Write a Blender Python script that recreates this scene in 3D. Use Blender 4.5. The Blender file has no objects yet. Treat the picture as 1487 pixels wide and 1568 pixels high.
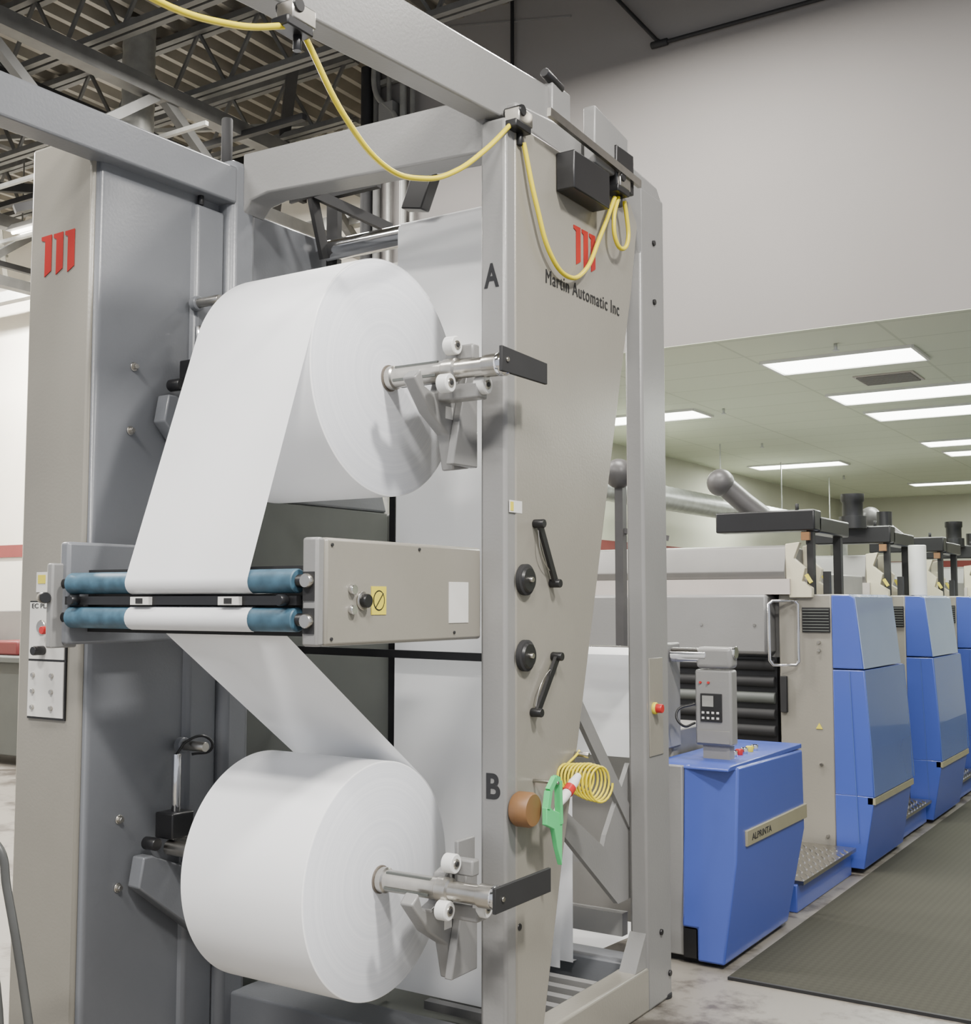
import bpy, bmesh, math, random
from mathutils import Vector, Matrix
random.seed(4)
sc=bpy.context.scene
COL=sc.collection

# ---------------------------------------------------------------- materials
def mat(name,col,rough=0.5,metal=0.0,noise=0.0,nscale=8.0,bump=0.0,bscale=60.0,coat=0.0,emis=None,estr=0.0,spec=0.5,bdist=0.01,transl=0.0):
    m=bpy.data.materials.new(name);m.use_nodes=True
    nt=m.node_tree;b=nt.nodes["Principled BSDF"]
    b.inputs["Base Color"].default_value=(*col,1);b.inputs["Roughness"].default_value=rough
    b.inputs["Metallic"].default_value=metal
    b.inputs["Coat Weight"].default_value=coat
    b.inputs["Specular IOR Level"].default_value=spec
    if emis:
        b.inputs["Emission Color"].default_value=(*emis,1);b.inputs["Emission Strength"].default_value=estr
    tc=nt.nodes.new("ShaderNodeTexCoord")
    if noise>0:
        n=nt.nodes.new("ShaderNodeTexNoise");n.inputs["Scale"].default_value=nscale;n.inputs["Detail"].default_value=5
        nt.links.new(tc.outputs["Object"],n.inputs["Vector"])
        r=nt.nodes.new("ShaderNodeMapRange");r.inputs[1].default_value=0.3;r.inputs[2].default_value=0.7
        r.inputs[3].default_value=1-noise;r.inputs[4].default_value=1+noise
        nt.links.new(n.outputs["Fac"],r.inputs[0])
        mx=nt.nodes.new("ShaderNodeVectorMath");mx.operation='SCALE';mx.inputs[0].default_value=col
        nt.links.new(r.outputs[0],mx.inputs["Scale"]);nt.links.new(mx.outputs[0],b.inputs["Base Color"])
    if bump>0:
        n2=nt.nodes.new("ShaderNodeTexNoise");n2.inputs["Scale"].default_value=bscale;n2.inputs["Detail"].default_value=3
        nt.links.new(tc.outputs["Object"],n2.inputs["Vector"])
        bp=nt.nodes.new("ShaderNodeBump");bp.inputs["Strength"].default_value=bump;bp.inputs["Distance"].default_value=bdist
        nt.links.new(n2.outputs["Fac"],bp.inputs["Height"]);nt.links.new(bp.outputs[0],b.inputs["Normal"])
    if transl>0:
        t=nt.nodes.new("ShaderNodeBsdfTranslucent");t.inputs[0].default_value=(0.9,0.92,0.97,1)
        ms=nt.nodes.new("ShaderNodeMixShader");ms.inputs[0].default_value=transl
        out=[x for x in nt.nodes if x.type=='OUTPUT_MATERIAL'][0]
        nt.links.new(b.outputs[0],ms.inputs[1]);nt.links.new(t.outputs[0],ms.inputs[2]);nt.links.new(ms.outputs[0],out.inputs[0])
    return m
M={}
M['paint']=mat("machine_paint",(0.215,0.213,0.208),0.30,noise=0.04,nscale=3,bump=0.05,bscale=90)
M['paintw']=mat("machine_paint_warm",(0.235,0.222,0.19),0.28,noise=0.04,nscale=3,bump=0.05,bscale=90)
M['paint_shaded']=mat("machine_paint_inner_shaded",(0.145,0.152,0.165),0.31,noise=0.05,nscale=3,bump=0.05,bscale=90)  # machine paint with the inner-face shade put into its colour
M['paintd']=mat("machine_paint_dark",(0.085,0.092,0.085),0.5,noise=0.05)
M['black']=mat("black_plastic",(0.010,0.010,0.011),0.35,noise=0.1)
M['blackm']=mat("black_matte",(0.014,0.014,0.015),0.7,noise=0.1)
M['steel']=mat("brushed_steel",(0.50,0.48,0.44),0.28,1.0,noise=0.08,nscale=30)
M['chrome']=mat("chrome",(0.72,0.72,0.73),0.12,1.0,noise=0.03)
M['white']=mat("white_plastic",(0.66,0.66,0.64),0.4,noise=0.03)
M['label']=mat("label_white",(0.60,0.59,0.56),0.6,noise=0.04)
M['red']=mat("logo_red",(0.33,0.018,0.015),0.5,noise=0.05,spec=0.3)
M['redb']=mat("button_red",(0.45,0.018,0.018),0.3,noise=0.03)
M['binred']=mat("bin_red",(0.14,0.02,0.02),0.5,noise=0.05)
M['yellow']=mat("cable_yellow",(0.66,0.54,0.02),0.4,noise=0.04)
M['yellowl']=mat("label_yellow",(0.62,0.53,0.05),0.5,noise=0.04)
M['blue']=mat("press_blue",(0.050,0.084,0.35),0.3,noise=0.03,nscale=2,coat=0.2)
M['blue_lit']=mat("press_blue_lit",(0.07,0.118,0.33),0.24,noise=0.03,nscale=2,coat=0.4)  # press blue made lighter: light on the outer side put into the colour
M['blue_sheen']=mat("press_blue_sheen",(0.24,0.31,0.48),0.2,noise=0.03,nscale=2,coat=0.5)  # press blue with the glossy reflection painted into its colour
M['roller']=mat("roller_blue_rubber",(0.040,0.095,0.14),0.5,noise=0.3,nscale=25)
M['green']=mat("cutter_green",(0.08,0.52,0.18),0.4,noise=0.04)
M['brown']=mat("tape_brown",(0.18,0.09,0.035),0.5,noise=0.08)
M['core']=mat("core_board",(0.14,0.12,0.10),0.6,noise=0.08)
M['beige']=mat("nameplate_beige",(0.26,0.24,0.16),0.4,noise=0.05)
M['cream']=mat("guard_cream",(0.55,0.51,0.38),0.5,noise=0.04)
M['cover']=mat("unit_cover_grey",(0.22,0.215,0.205),0.45,noise=0.04)
M['coverl']=mat("unit_cover_light",(0.46,0.42,0.39),0.45,noise=0.04)
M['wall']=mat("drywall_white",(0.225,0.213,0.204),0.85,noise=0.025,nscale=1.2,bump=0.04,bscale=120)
M['wallw']=mat("warehouse_wall",(0.78,0.74,0.65),0.85,noise=0.05,nscale=1.5)
M['wallr']=mat("pressroom_wall",(0.55,0.55,0.46),0.85,noise=0.03,nscale=2)
M['stripe']=mat("wall_stripe_red",(0.20,0.04,0.036),0.7,noise=0.05)
M['truss']=mat("joist_grey",(0.11,0.11,0.105),0.6,noise=0.15)
M['cart']=mat("cart_tube",(0.08,0.082,0.08),0.35,0.3,noise=0.1)
M['ball']=mat("exhaust_grey",(0.075,0.072,0.072),0.4,noise=0.1)
M['galv']=mat("galvanised",(0.50,0.51,0.51),0.35,0.85,noise=0.15,nscale=12)
M['ductm']=mat("duct_sheet_metal",(0.30,0.30,0.28),0.45,0.3,noise=0.15,nscale=12)
M['deck']=mat("roof_deck",(0.22,0.205,0.175),0.45,0.3,noise=0.2,nscale=3)
M['lamp']=mat("lamp_diffuser",(1,1,1),0.5,emis=(0.97,1.0,0.92),estr=12.0)
M['tube_glow']=mat("added_tube_glow",(1,1,1),0.5,emis=(1,0.95,0.85),estr=12.0)  # glow for the added roof strips
M['paper']=mat("paper_web",(0.90,0.905,0.915),0.5,noise=0.012,nscale=3,spec=0.35,bump=0.12,bscale=4,bdist=0.03,transl=0.25)
M['paperr']=mat("paper_roll_side",(0.90,0.905,0.915),0.34,noise=0.012,nscale=3,spec=0.5)
def rollend():
    m=bpy.data.materials.new("paper_roll_end");m.use_nodes=True;nt=m.node_tree;b=nt.nodes["Principled BSDF"]
    b.inputs["Roughness"].default_value=0.7;b.inputs["Specular IOR Level"].default_value=0.2
    tc=nt.nodes.new("ShaderNodeTexCoord");sp=nt.nodes.new("ShaderNodeSeparateXYZ");nt.links.new(tc.outputs["Object"],sp.inputs[0])
    cb=nt.nodes.new("ShaderNodeCombineXYZ");nt.links.new(sp.outputs[1],cb.inputs[1]);nt.links.new(sp.outputs[2],cb.inputs[2])
    ln=nt.nodes.new("ShaderNodeVectorMath");ln.operation='LENGTH';nt.links.new(cb.outputs[0],ln.inputs[0])
    c2=nt.nodes.new("ShaderNodeCombineXYZ");nt.links.new(ln.outputs["Value"],c2.inputs[0])
    n=nt.nodes.new("ShaderNodeTexNoise");n.inputs["Scale"].default_value=60;n.inputs["Detail"].default_value=5;n.inputs["Roughness"].default_value=0.7
    nt.links.new(c2.outputs[0],n.inputs["Vector"])
    cr=nt.nodes.new("ShaderNodeValToRGB");cr.color_ramp.elements[0].position=0.3;cr.color_ramp.elements[0].color=(0.64,0.66,0.71,1)
    cr.color_ramp.elements[1].position=0.65;cr.color_ramp.elements[1].color=(0.78,0.795,0.83,1)
    nt.links.new(n.outputs["Fac"],cr.inputs[0]);nt.links.new(cr.outputs[0],b.inputs["Base Color"])
    return m
M['rollend']=rollend()
def floor_mat():
    m=bpy.data.materials.new("concrete_floor");m.use_nodes=True;nt=m.node_tree;b=nt.nodes["Principled BSDF"]
    b.inputs["Roughness"].default_value=0.4
    tc=nt.nodes.new("ShaderNodeTexCoord");n=nt.nodes.new("ShaderNodeTexNoise");n.inputs["Scale"].default_value=2.2;n.inputs["Detail"].default_value=9;n.inputs["Roughness"].default_value=0.7
    nt.links.new(tc.outputs["Object"],n.inputs["Vector"])
    cr=nt.nodes.new("ShaderNodeValToRGB");cr.color_ramp.elements[0].position=0.40;cr.color_ramp.elements[0].color=(0.07,0.06,0.05,1)
    cr.color_ramp.elements[1].position=0.5;cr.color_ramp.elements[1].color=(0.20,0.185,0.16,1)
    nt.links.new(n.outputs["Fac"],cr.inputs[0]);nt.links.new(cr.outputs[0],b.inputs["Base Color"]);return m
M['floor']=floor_mat()
def carpet_mat():
    m=bpy.data.materials.new("rubber_mat");m.use_nodes=True;nt=m.node_tree;b=nt.nodes["Principled BSDF"]
    b.inputs["Roughness"].default_value=0.8;b.inputs["Specular IOR Level"].default_value=0.12
    tc=nt.nodes.new("ShaderNodeTexCoord");ck=nt.nodes.new("ShaderNodeTexChecker");ck.inputs["Scale"].default_value=40
    mp=nt.nodes.new("ShaderNodeMapping");mp.inputs["Rotation"].default_value=(0,0,0.785)
    nt.links.new(tc.outputs["Object"],mp.inputs[0]);nt.links.new(mp.outputs[0],ck.inputs["Vector"])
    ck.inputs["Color1"].default_value=(0.042,0.041,0.032,1);ck.inputs["Color2"].default_value=(0.047,0.046,0.036,1)
    nt.links.new(ck.outputs[0],b.inputs["Base Color"]);return m
M['carpet']=carpet_mat()
def ceil_mat():
    m=bpy.data.materials.new("ceiling_tiles");m.use_nodes=True;nt=m.node_tree;b=nt.nodes["Principled BSDF"]
    b.inputs["Roughness"].default_value=0.9
    tc=nt.nodes.new("ShaderNodeTexCoord");br=nt.nodes.new("ShaderNodeTexBrick");br.offset=0.0
    br.inputs["Scale"].default_value=1.0;br.inputs["Brick Width"].default_value=1.04;br.inputs["Row Height"].default_value=0.52
    br.inputs["Mortar Size"].default_value=0.010;br.inputs["Color1"].default_value=(0.64,0.68,0.55,1);br.inputs["Color2"].default_value=(0.66,0.70,0.57,1)
    br.inputs["Mortar"].default_value=(0.54,0.58,0.46,1)
    nt.links.new(tc.outputs["Object"],br.inputs["Vector"]);nt.links.new(br.outputs["Color"],b.inputs["Base Color"]);return m
M['ceil']=ceil_mat()

# ---------------------------------------------------------------- helpers
def empty(name,loc=(0,0,0)):
    e=bpy.data.objects.new(name,None);COL.objects.link(e);e.location=loc;e.empty_display_size=0.1;return e
def link(name,me,m,par=None,smooth=False):
    ob=bpy.data.objects.new(name,me);COL.objects.link(ob)
    if m is not None: me.materials.append(M[m] if isinstance(m,str) else m)
    if smooth:
        for p in me.polygons:p.use_smooth=True
        try: me.set_sharp_from_angle(angle=math.radians(40))
        except Exception: pass
    if par: ob.parent=par; ob.matrix_parent_inverse=Matrix.Translation(-par.location)
    return ob
def bevel(ob,w,seg=2):
    md=ob.modifiers.new("bevel","BEVEL");md.width=w;md.segments=seg;md.limit_method='ANGLE';md.angle_limit=math.radians(35)
    for p in ob.data.polygons:p.use_smooth=True
    try: ob.data.set_sharp_from_angle(angle=math.radians(60))
    except Exception: pass
    md.harden_normals=False
def box(name,x0,x1,y0,y1,z0,z1,m,par=None,bv=0.0,seg=2):
    c=Vector(((x0+x1)/2,(y0+y1)/2,(z0+z1)/2))
    bm=bmesh.new();bmesh.ops.create_cube(bm,size=1)
    for v in bm.verts: v.co=Vector((v.co.x*(x1-x0),v.co.y*(y1-y0),v.co.z*(z1-z0)))
    me=bpy.data.meshes.new(name);bm.to_mesh(me);bm.free()
    ob=link(name,me,m,par);ob.location=c
    if bv>0:bevel(ob,bv,seg)
    return ob
def prism(name,pts,ax,a0,a1,m,par=None,bv=0.0,smooth=False):
    n=len(pts);vs=[]
    for a in (a0,a1):
        for p in pts:
            if ax=='X':vs.append((a,p[0],p[1]))
            elif ax=='Y':vs.append((p[0],a,p[1]))
            else:vs.append((p[0],p[1],a))
    fs=[tuple(range(n)),tuple(range(2*n-1,n-1,-1))]
    for i in range(n):
        j=(i+1)%n;fs.append((i,i+n,j+n,j))
    c=Vector([sum(v[k] for v in vs)/len(vs) for k in range(3)])
    vs=[tuple(Vector(v)-c) for v in vs]
    me=bpy.data.meshes.new(name);me.from_pydata(vs,[],fs)
    bm=bmesh.new();bm.from_mesh(me);bmesh.ops.recalc_face_normals(bm,faces=bm.faces);bm.to_mesh(me);bm.free()
    ob=link(name,me,m,par,smooth);ob.location=c
    if bv>0:bevel(ob,bv)
    return ob
def lathe(name,p0,p1,prof,m,par=None,seg=32,smooth=True,caps=True):
    p0=Vector(p0);p1=Vector(p1);d=p1-p0;L=d.length;q=d.to_track_quat('Z','Y')
    vs=[];fs=[]
    for t,r in prof:
        for i in range(seg):
            a=2*math.pi*i/seg;vs.append(q@Vector((r*math.cos(a),r*math.sin(a),(t-0.5)*L)))
    for k in range(len(prof)-1):
        for i in range(seg):
            j=(i+1)%seg;fs.append((k*seg+i,k*seg+j,(k+1)*seg+j,(k+1)*seg+i))
    if caps:
        fs.append(tuple(reversed(range(seg))));fs.append(tuple(range((len(prof)-1)*seg,len(prof)*seg)))
    me=bpy.data.meshes.new(name);me.from_pydata([tuple(v) for v in vs],[],fs)
    ob=link(name,me,m,par,smooth);ob.location=(p0+p1)/2
    return ob
def cyl(name,p0,p1,r,m,par=None,seg=32):
    L=(Vector(p1)-Vector(p0)).length;e=min(0.25,min(0.003,r*0.15)/L)
    return lathe(name,p0,p1,[(0,r*0.9),(e,r),(1-e,r),(1,r*0.9)],m,par,seg)
def sphere(name,c,r,m,par=None,sz=1.0):
    bm=bmesh.new();bmesh.ops.create_uvsphere(bm,u_segments=24,v_segments=14,radius=r)
    for v in bm.verts:v.co.z*=sz
    me=bpy.data.meshes.new(name);bm.to_mesh(me);bm.free();ob=link(name,me,m,par,True);ob.location=c;return ob
def tube(name,pts,r,m,par=None,smoothc=True,res=8):
    cu=bpy.data.curves.new(name,'CURVE');cu.dimensions='3D';cu.bevel_depth=r;cu.bevel_resolution=3;cu.resolution_u=res;cu.use_fill_caps=True
    c=Vector(pts[0])
    if smoothc:
        s=cu.splines.new('BEZIER');s.bezier_points.add(len(pts)-1)
        for b,p in zip(s.bezier_points,pts):b.co=Vector(p)-c;b.handle_left_type=b.handle_right_type='AUTO'
    else:
        s=cu.splines.new('POLY');s.points.add(len(pts)-1)
        for b,p in zip(s.points,pts):b.co=(*(Vector(p)-c),1)
    ob=bpy.data.objects.new(name,cu);cu.materials.append(M[m]);COL.objects.link(ob);ob.location=c
    if par:ob.parent=par;ob.matrix_parent_inverse=Matrix.Translation(-par.location)
    return ob
def bars(name,segs,m,par=None):
    vs=[];fs=[]
    for p,q,w in segs:
        p=Vector(p);q=Vector(q);d=(q-p).normalized();u=d.cross(Vector((0.01,0.02,1)) if abs(d.z)<0.95 else Vector((1,0,0))).normalized();v=d.cross(u)
        w1,w2=(w if isinstance(w,tuple) else (w,w));b=len(vs)
        for e in (p,q):
            for su,sv in((-1,-1),(1,-1),(1,1),(-1,1)):vs.append(tuple(e+u*su*w1/2+v*sv*w2/2))
        fs+=[(b,b+1,b+2,b+3),(b+7,b+6,b+5,b+4)]+[(b+i,b+4+i,b+4+(i+1)%4,b+(i+1)%4) for i in range(4)]
    me=bpy.data.meshes.new(name);me.from_pydata(vs,[],fs)
    bm=bmesh.new();bm.from_mesh(me);bmesh.ops.recalc_face_normals(bm,faces=bm.faces);bm.to_mesh(me);bm.free()
    return link(name,me,m,par)
def text(name,s,loc,rot,h,m,par=None,width=None,off=0.0,space=1.0):
    cu=bpy.data.curves.new(name,'FONT');cu.body=s;cu.size=1;cu.extrude=0.01;cu.offset=off;cu.space_character=space
    ob=bpy.data.objects.new(name,cu);cu.materials.append(M[m]);COL.objects.link(ob)
    bpy.context.view_layer.update()
    sx=h/0.7
    if width: sx=width/max(ob.dimensions.x,1e-4)
    ob.scale=(sx,h/0.7,0.1);ob.rotation_euler=rot;ob.location=loc
    if par:ob.parent=par;ob.matrix_parent_inverse=Matrix.Translation(-par.location)
    return ob
FX=(math.pi/2,0,math.pi/2)   # facing +X
FY=(math.pi/2,0,0)           # facing -Y

# ---------------------------------------------------------------- room
box("floor",-14.2,4.2,-3,20,-0.1,0,'floor')
box("rubber_mat",-1.90,3.5,4.86,19.5,0.001,0.012,'carpet')
box("mat_edge_trim",-1.90,3.5,4.845,4.86,0.001,0.013,'blackm')
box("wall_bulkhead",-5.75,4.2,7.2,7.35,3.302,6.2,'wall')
box("wall_pressroom_left",-5.75,-5.65,7.35,19.8,0,3.30,'wallr')
box("wall_stripe_left",-5.65,-5.64,7.36,19.8,2.10,2.24,'stripe')
box("wall_pressroom_back",-5.75,4.2,19.8,19.95,0,3.30,'wallr')
box("wall_stripe_back",-5.6,4.1,19.78,19.8,2.10,2.24,'stripe')
box("wall_pressroom_right",4.1,4.2,7.35,19.8,0,3.30,'wallr')
box("ceiling_pressroom",-5.65,4.1,7.2,19.8,3.298,3.301,'ceil')
box("wall_warehouse_back",-14.2,-5.75,8.4,8.55,0,6.2,'wallw')
box("wall_warehouse_left",-14.2,-14.05,-3,8.4,0,6.2,'wallw')
box("wall_bay_return",-5.75,-5.6,7.35,8.4,3.36,6.2,'wallw')
box("wall_stripe_warehouse",-14,-5.8,8.38,8.4,2.10,2.24,'stripe')
fc=empty("fire_conduit",(-3.2,7.1,5.4))
tube("pipe_run",[(-3.75,7.17,6.1),(-3.22,7.17,5.43),(-3.18,7.17,5.40),(-3.10,7.17,5.40),(-1.2,7.17,5.40)],0.014,'blackm',fc,False)
cyl("coupling",(-3.26,7.17,5.40),(-3.14,7.17,5.40),0.024,'blackm',fc)
cyl("ceiling_drop",(-1.2,7.17,5.39),(-1.2,7.17,6.1),0.014,'blackm',fc)
hr=empty("hanger_rod",(-4.38,7.1,5.5))
cyl("rod",(-4.38,7.17,4.6),(-4.38,7.17,6.1),0.014,'blackm',hr)
cyl("pad",(-4.38,7.16,4.58),(-4.38,7.20,4.62),0.03,'blackm',hr)
pp=empty("wall_conduits",(-5.5,7.1,4))
for i,(x,r,m_) in enumerate([(-5.27,0.02,'ductm'),(-5.36,0.03,'ductm'),(-5.62,0.03,'truss'),(-5.72,0.05,'blackm'),(-5.50,0.02,'ductm')]):
    cyl("riser_%d"%i,(x,7.14,0.0),(x,7.14,6.1-0.25*(i%2)),r,m_,pp,16)
tube("sweep",[(-5.36,7.1,5.0),(-5.40,7.1,5.35),(-5.6,7.1,5.6),(-5.62,7.1,5.9)],0.022,'ductm',pp)
bars("strut_channel",[((-5.75,7.16,z),(-5.2,7.16,z),(.04,.04)) for z in (3.4,4.2,5.0,5.7)],'ductm',pp)
box("pull_box",-5.56,-5.42,7.08,7.19,5.2,5.5,'paint',pp,0.004)
bars("drywall_seam_trim",[((-5.2,7.198,6.06),(-3.9,7.198,5.80),(.01,.012))],'cover',pp)
for (x0,x1,y0,y1) in [(-2.82,-1.78,8.0,8.5),(-2.82,-1.30,9.57,10.12),(-2.80,-1.0,10.64,11.2),(-2.83,-1.2,12.94,13.4),(-2.8,-1.7,13.93,14.4),
        (-5.18,-4.03,14.15,14.6),(-5.05,-4.02,9.64,10.1),(-4.0,-2.9,17.5,17.9),(-2.8,-1.7,17.5,17.9),(-0.2,0.9,9.57,10.1),(-0.2,0.9,12.9,13.4),(-2.9,-1.8,18.9,19.2),(-0.2,0.9,16,16.5)]:
    e=empty("ceiling_light",((x0+x1)/2,(y0+y1)/2,3.29))
    box("diffuser",x0+.02,x1-.02,y0+.02,y1-.02,3.285,3.297,'lamp',e)
    bars("frame",[((x0,y0,3.288),(x1,y0,3.288),.02),((x0,y1,3.288),(x1,y1,3.288),.02),((x0,y0,3.288),(x0,y1,3.288),.02),((x1,y0,3.288),(x1,y1,3.288),.02)],'white',e)
e=empty("air_vent",(-2.2,9.1,3.29))
box("plate",-2.42,-1.98,8.9,9.3,3.288,3.297,'coverl',e)
bars("louvres",[((-2.4,8.93+.04*i,3.283),(-2.0,8.93+.04*i,3.283),.012) for i in range(9)],'cover',e)
e=empty("ceiling_sprinklers",(-3,11,3.28))
for i,(x,y) in enumerate([(-2.2,7.7),(-3.8,9.8),(-1.9,11.9),(-4.3,12.2),(-2.4,15),(-4.5,16)]):
    cyl("stem",(x,y,3.255),(x,y,3.298),0.012,'galv',e,12);cyl("deflector",(x,y,3.25),(x,y,3.256),0.025,'galv',e,12)

# ---------------------------------------------------------------- high bay roof
vs=[];prof=[];x=-14.0
while x<4.2:
    prof+=[(x,6.14),(x+.09,6.14),(x+.12,6.05),(x+.17,6.05)];x+=.20
for y in (-3,8.4):
    for p in prof: vs.append((p[0],y,p[1]))
n=len(prof);me=bpy.data.meshes.new("ceiling_roof_deck");me.from_pydata(vs,[],[(i,i+1,n+i+1,n+i) for i in range(n-1)])
link("ceiling_roof_deck",me,'deck')
box("ceiling_roof_top",-14.2,4.2,-3,8.55,6.2,6.3,'deck')
rj=empty("roof_joists",(-8,5,5.7))
segs=[]
for y in (1.2,2.2,3.2,4.2,5.2,6.2,7.2):
    if y>7.0: x0,x1=-14,-5.9
    else: x0,x1=-14,4
    zt,zb=6.0,5.5
    for dy in (-.035,.035):
        segs.append(((x0,y+dy,zt),(x1,y+dy,zt),(.05,.05)));segs.append(((x0,y+dy,zb),(x1,y+dy,zb),(.045,.045)))
    x=x0;up=True
    while x<x1-.3:
        a=(x,y,zb if up else zt);b=(x+.32,y,zt if up else zb);segs.append((a,b,.024));x+=.32;up=not up
bars("joist_steel",segs,'truss',rj)
gd=[]
for x in (-6.6,-10.2):
    gd+=[((x,-3,5.35),(x,8.3,5.35),(.12,.12)),((x,-3,4.75),(x,8.3,4.75),(.12,.10))]
    y=-3;up=True
    while y<8:
        gd.append(((x,y,4.75 if up else 5.35),(x,min(8.3,y+.8),5.35 if up else 4.75),.07));y+=.8;up=not up
bars("girder_steel",gd,'truss',rj)
bars("roof_bridging",[((-14,3.2,5.5),(-6,8.3,5.9),.04),((-12,8.3,5.3),(-6.4,4,5.9),.05),((-14,5.6,4.9),(-5.9,5.6,4.9),.03),((-14,7.0,5.15),(-5.9,7.0,5.15),.035),
   ((-14,8.0,5.0),(-5.9,8.0,5.0),(.10,.12)),((-8.0,-2,5.62),(-8.0,8.3,5.62),.03),((-9.1,-2,5.62),(-9.1,8.3,5.62),.03),((-12,-2,5.62),(-12,8.3,5.62),.03)],'ductm',rj)
bars("roof_pipes",[((-14,6.6,5.30),(-5.9,6.6,5.30),.05),((-7.4,-2,5.42),(-7.4,8.3,5.42),.05),((-11.2,-2,5.25),(-11.2,8.3,5.25),.06),((-9.6,4.0,4.8),(-9.6,8.3,5.9),.08),((-7.8,8.2,4.6),(-6.2,6.8,5.9),.09),((-8.6,6.0,4.9),(-7.4,8.2,5.9),.07)],'blackm',rj)
dk=empty("spiral_duct",(-7.0,5.93,3))
lathe("duct",(-7.0,5.93,0.0),(-7.0,5.93,6.05),[(i/100,0.12+(0.006 if i%2 else 0)) for i in range(101)],'ductm',dk,24)
for (x,y) in [(-10.5,4.4),(-12.3,7.2),(-7.9,4.9),(-9.4,7.0)]:
    e=empty("added_strip_light",(x,y,5.2))  # glowing strips added in place of bright patches under the roof
    prism("reflector",[(y-.12,5.2),(y+.12,5.2),(y+.05,5.28),(y-.05,5.28)],'X',x-.6,x+.6,'white',e)
    cyl("tube_a",(x-.58,y-.05,5.19),(x+.58,y-.05,5.19),0.018,'tube_glow',e,12);cyl("tube_b",(x-.58,y+.05,5.19),(x+.58,y+.05,5.19),0.018,'tube_glow',e,12)
    bars("hangers",[((x-.5,y,5.27),(x-.5,y,6.05),.01),((x+.5,y,5.27),(x+.5,y,6.05),.01)],'truss',e)

# ---------------------------------------------------------------- unwinder frame
U=empty("paper_roll_splicer",(-2.7,3.8,0))
prism("front_post",[(-2.11,3.245),(-2.01,3.245),(-2.01,3.40),(-2.11,3.40)],'Z',0.0,3.22,'paint',U,0.012)
prism("side_panel",[(3.30,3.22),(4.10,3.22),(4.20,3.19),(4.26,3.12),(4.19,2.80),(4.11,2.52),(3.91,1.77),(3.73,1.11),(3.62,0.75),(3.47,0.16),(3.30,0.16)],'X',-2.05,-2.006,'paintw',U,0.008)
prism("rear_post",[(-2.09,4.30),(-2.012,4.30),(-2.012,4.53),(-2.09,4.53)],'Z',0.0,3.30,'paint',U,0.012)
prism("top_member",[(3.32,3.14),(4.18,3.14),(4.26,3.10),(4.30,3.02),(4.31,2.9),(4.53,2.9),(4.53,3.28),(4.47,3.345),(4.10,3.37),(3.32,3.30)],'X',-2.085,-2.014,'paint',U,0.01)
prism("base_rail",[(3.25,0.0),(4.53,0.0),(4.53,0.17),(3.25,0.17)],'X',-2.11,-2.014,'paintw',U,0.01)
prism("rear_gusset",[(4.30,0.17),(4.30,0.3),(4.2,0.17)],'X',-2.09,-2.02,'paint',U)
prism("left_post",[(-3.36,3.20),(-3.225,3.20),(-3.225,3.34),(-3.36,3.34)],'Z',0,3.32,'paint_shaded',U,0.03)
prism("left_plate",[(3.3,2.0),(4.25,2.0),(3.92,2.85),(3.86,3.15),(3.3,3.15)],'X',-3.34,-3.27,'paint_shaded',U,0.01)
prism("left_plate_lower",[(3.3,0.1),(4.32,0.1),(4.26,2.0),(3.3,2.0)],'X',-3.34,-3.275,'paintd',U,0.006)  # darker paint here stands in for shade inside the frame
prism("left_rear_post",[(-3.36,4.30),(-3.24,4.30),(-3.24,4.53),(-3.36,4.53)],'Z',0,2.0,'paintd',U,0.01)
prism("left_cabinet",[(-3.63,2.62),(-3.30,2.62),(-3.285,2.635),(-3.285,3.06),(-3.30,3.22),(-3.63,3.22)],'Z',0.0,3.22,'paint_shaded',U,0.014)
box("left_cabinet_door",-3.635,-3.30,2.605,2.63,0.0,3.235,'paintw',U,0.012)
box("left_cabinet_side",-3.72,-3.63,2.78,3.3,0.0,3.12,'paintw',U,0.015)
prism("left_cabinet_rib",[(-3.30,3.04),(-3.262,3.06),(-3.262,3.2),(-3.30,3.2)],'Z',0.0,3.10,'paint_shaded',U,0.012)
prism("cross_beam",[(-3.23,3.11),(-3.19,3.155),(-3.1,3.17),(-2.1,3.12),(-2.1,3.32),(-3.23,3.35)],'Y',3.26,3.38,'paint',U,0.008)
box("base_cross_front",-3.24,-2.11,3.26,3.45,0.0,0.15,'paint_shaded',U,0.01)
box("base_cross_rear",-3.24,-2.09,4.34,4.48,0.0,0.16,'paint_shaded',U,0.01)
box("base_pan",-3.24,-2.11,3.45,4.34,0.0,0.03,'paintd',U)
for i in range(6): box("floor_slat_%d"%i,-2.6,-2.12,3.62+.1*i,3.66+.1*i,0.10,0.13,'paint',U)
bars("mid_rails",[((-2.15,4.38,0.30),(-3.2,4.38,0.30),(.05,.09)),((-2.15,4.42,0.55),(-3.2,4.42,0.55),(.04,.07))],'paint',U)
bars("diagonal_brace",[((-2.10,3.72,1.40),(-2.10,4.33,0.72),(.02,.06))],'paint',U)
prism("gusset_plate",[(4.33,0.95),(4.33,0.42),(4.22,0.42),(3.62,0.88),(3.70,0.90),(4.10,0.66),(4.12,0.70)],'X',-2.12,-2.10,'paint',U)
for x,y in ((-2.05,4.50),(-2.05,3.32),(-3.3,4.45)):
    cyl("levelling_foot",(x,y,-.0),(x,y,0.02),0.045,'blackm',U,20)
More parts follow.
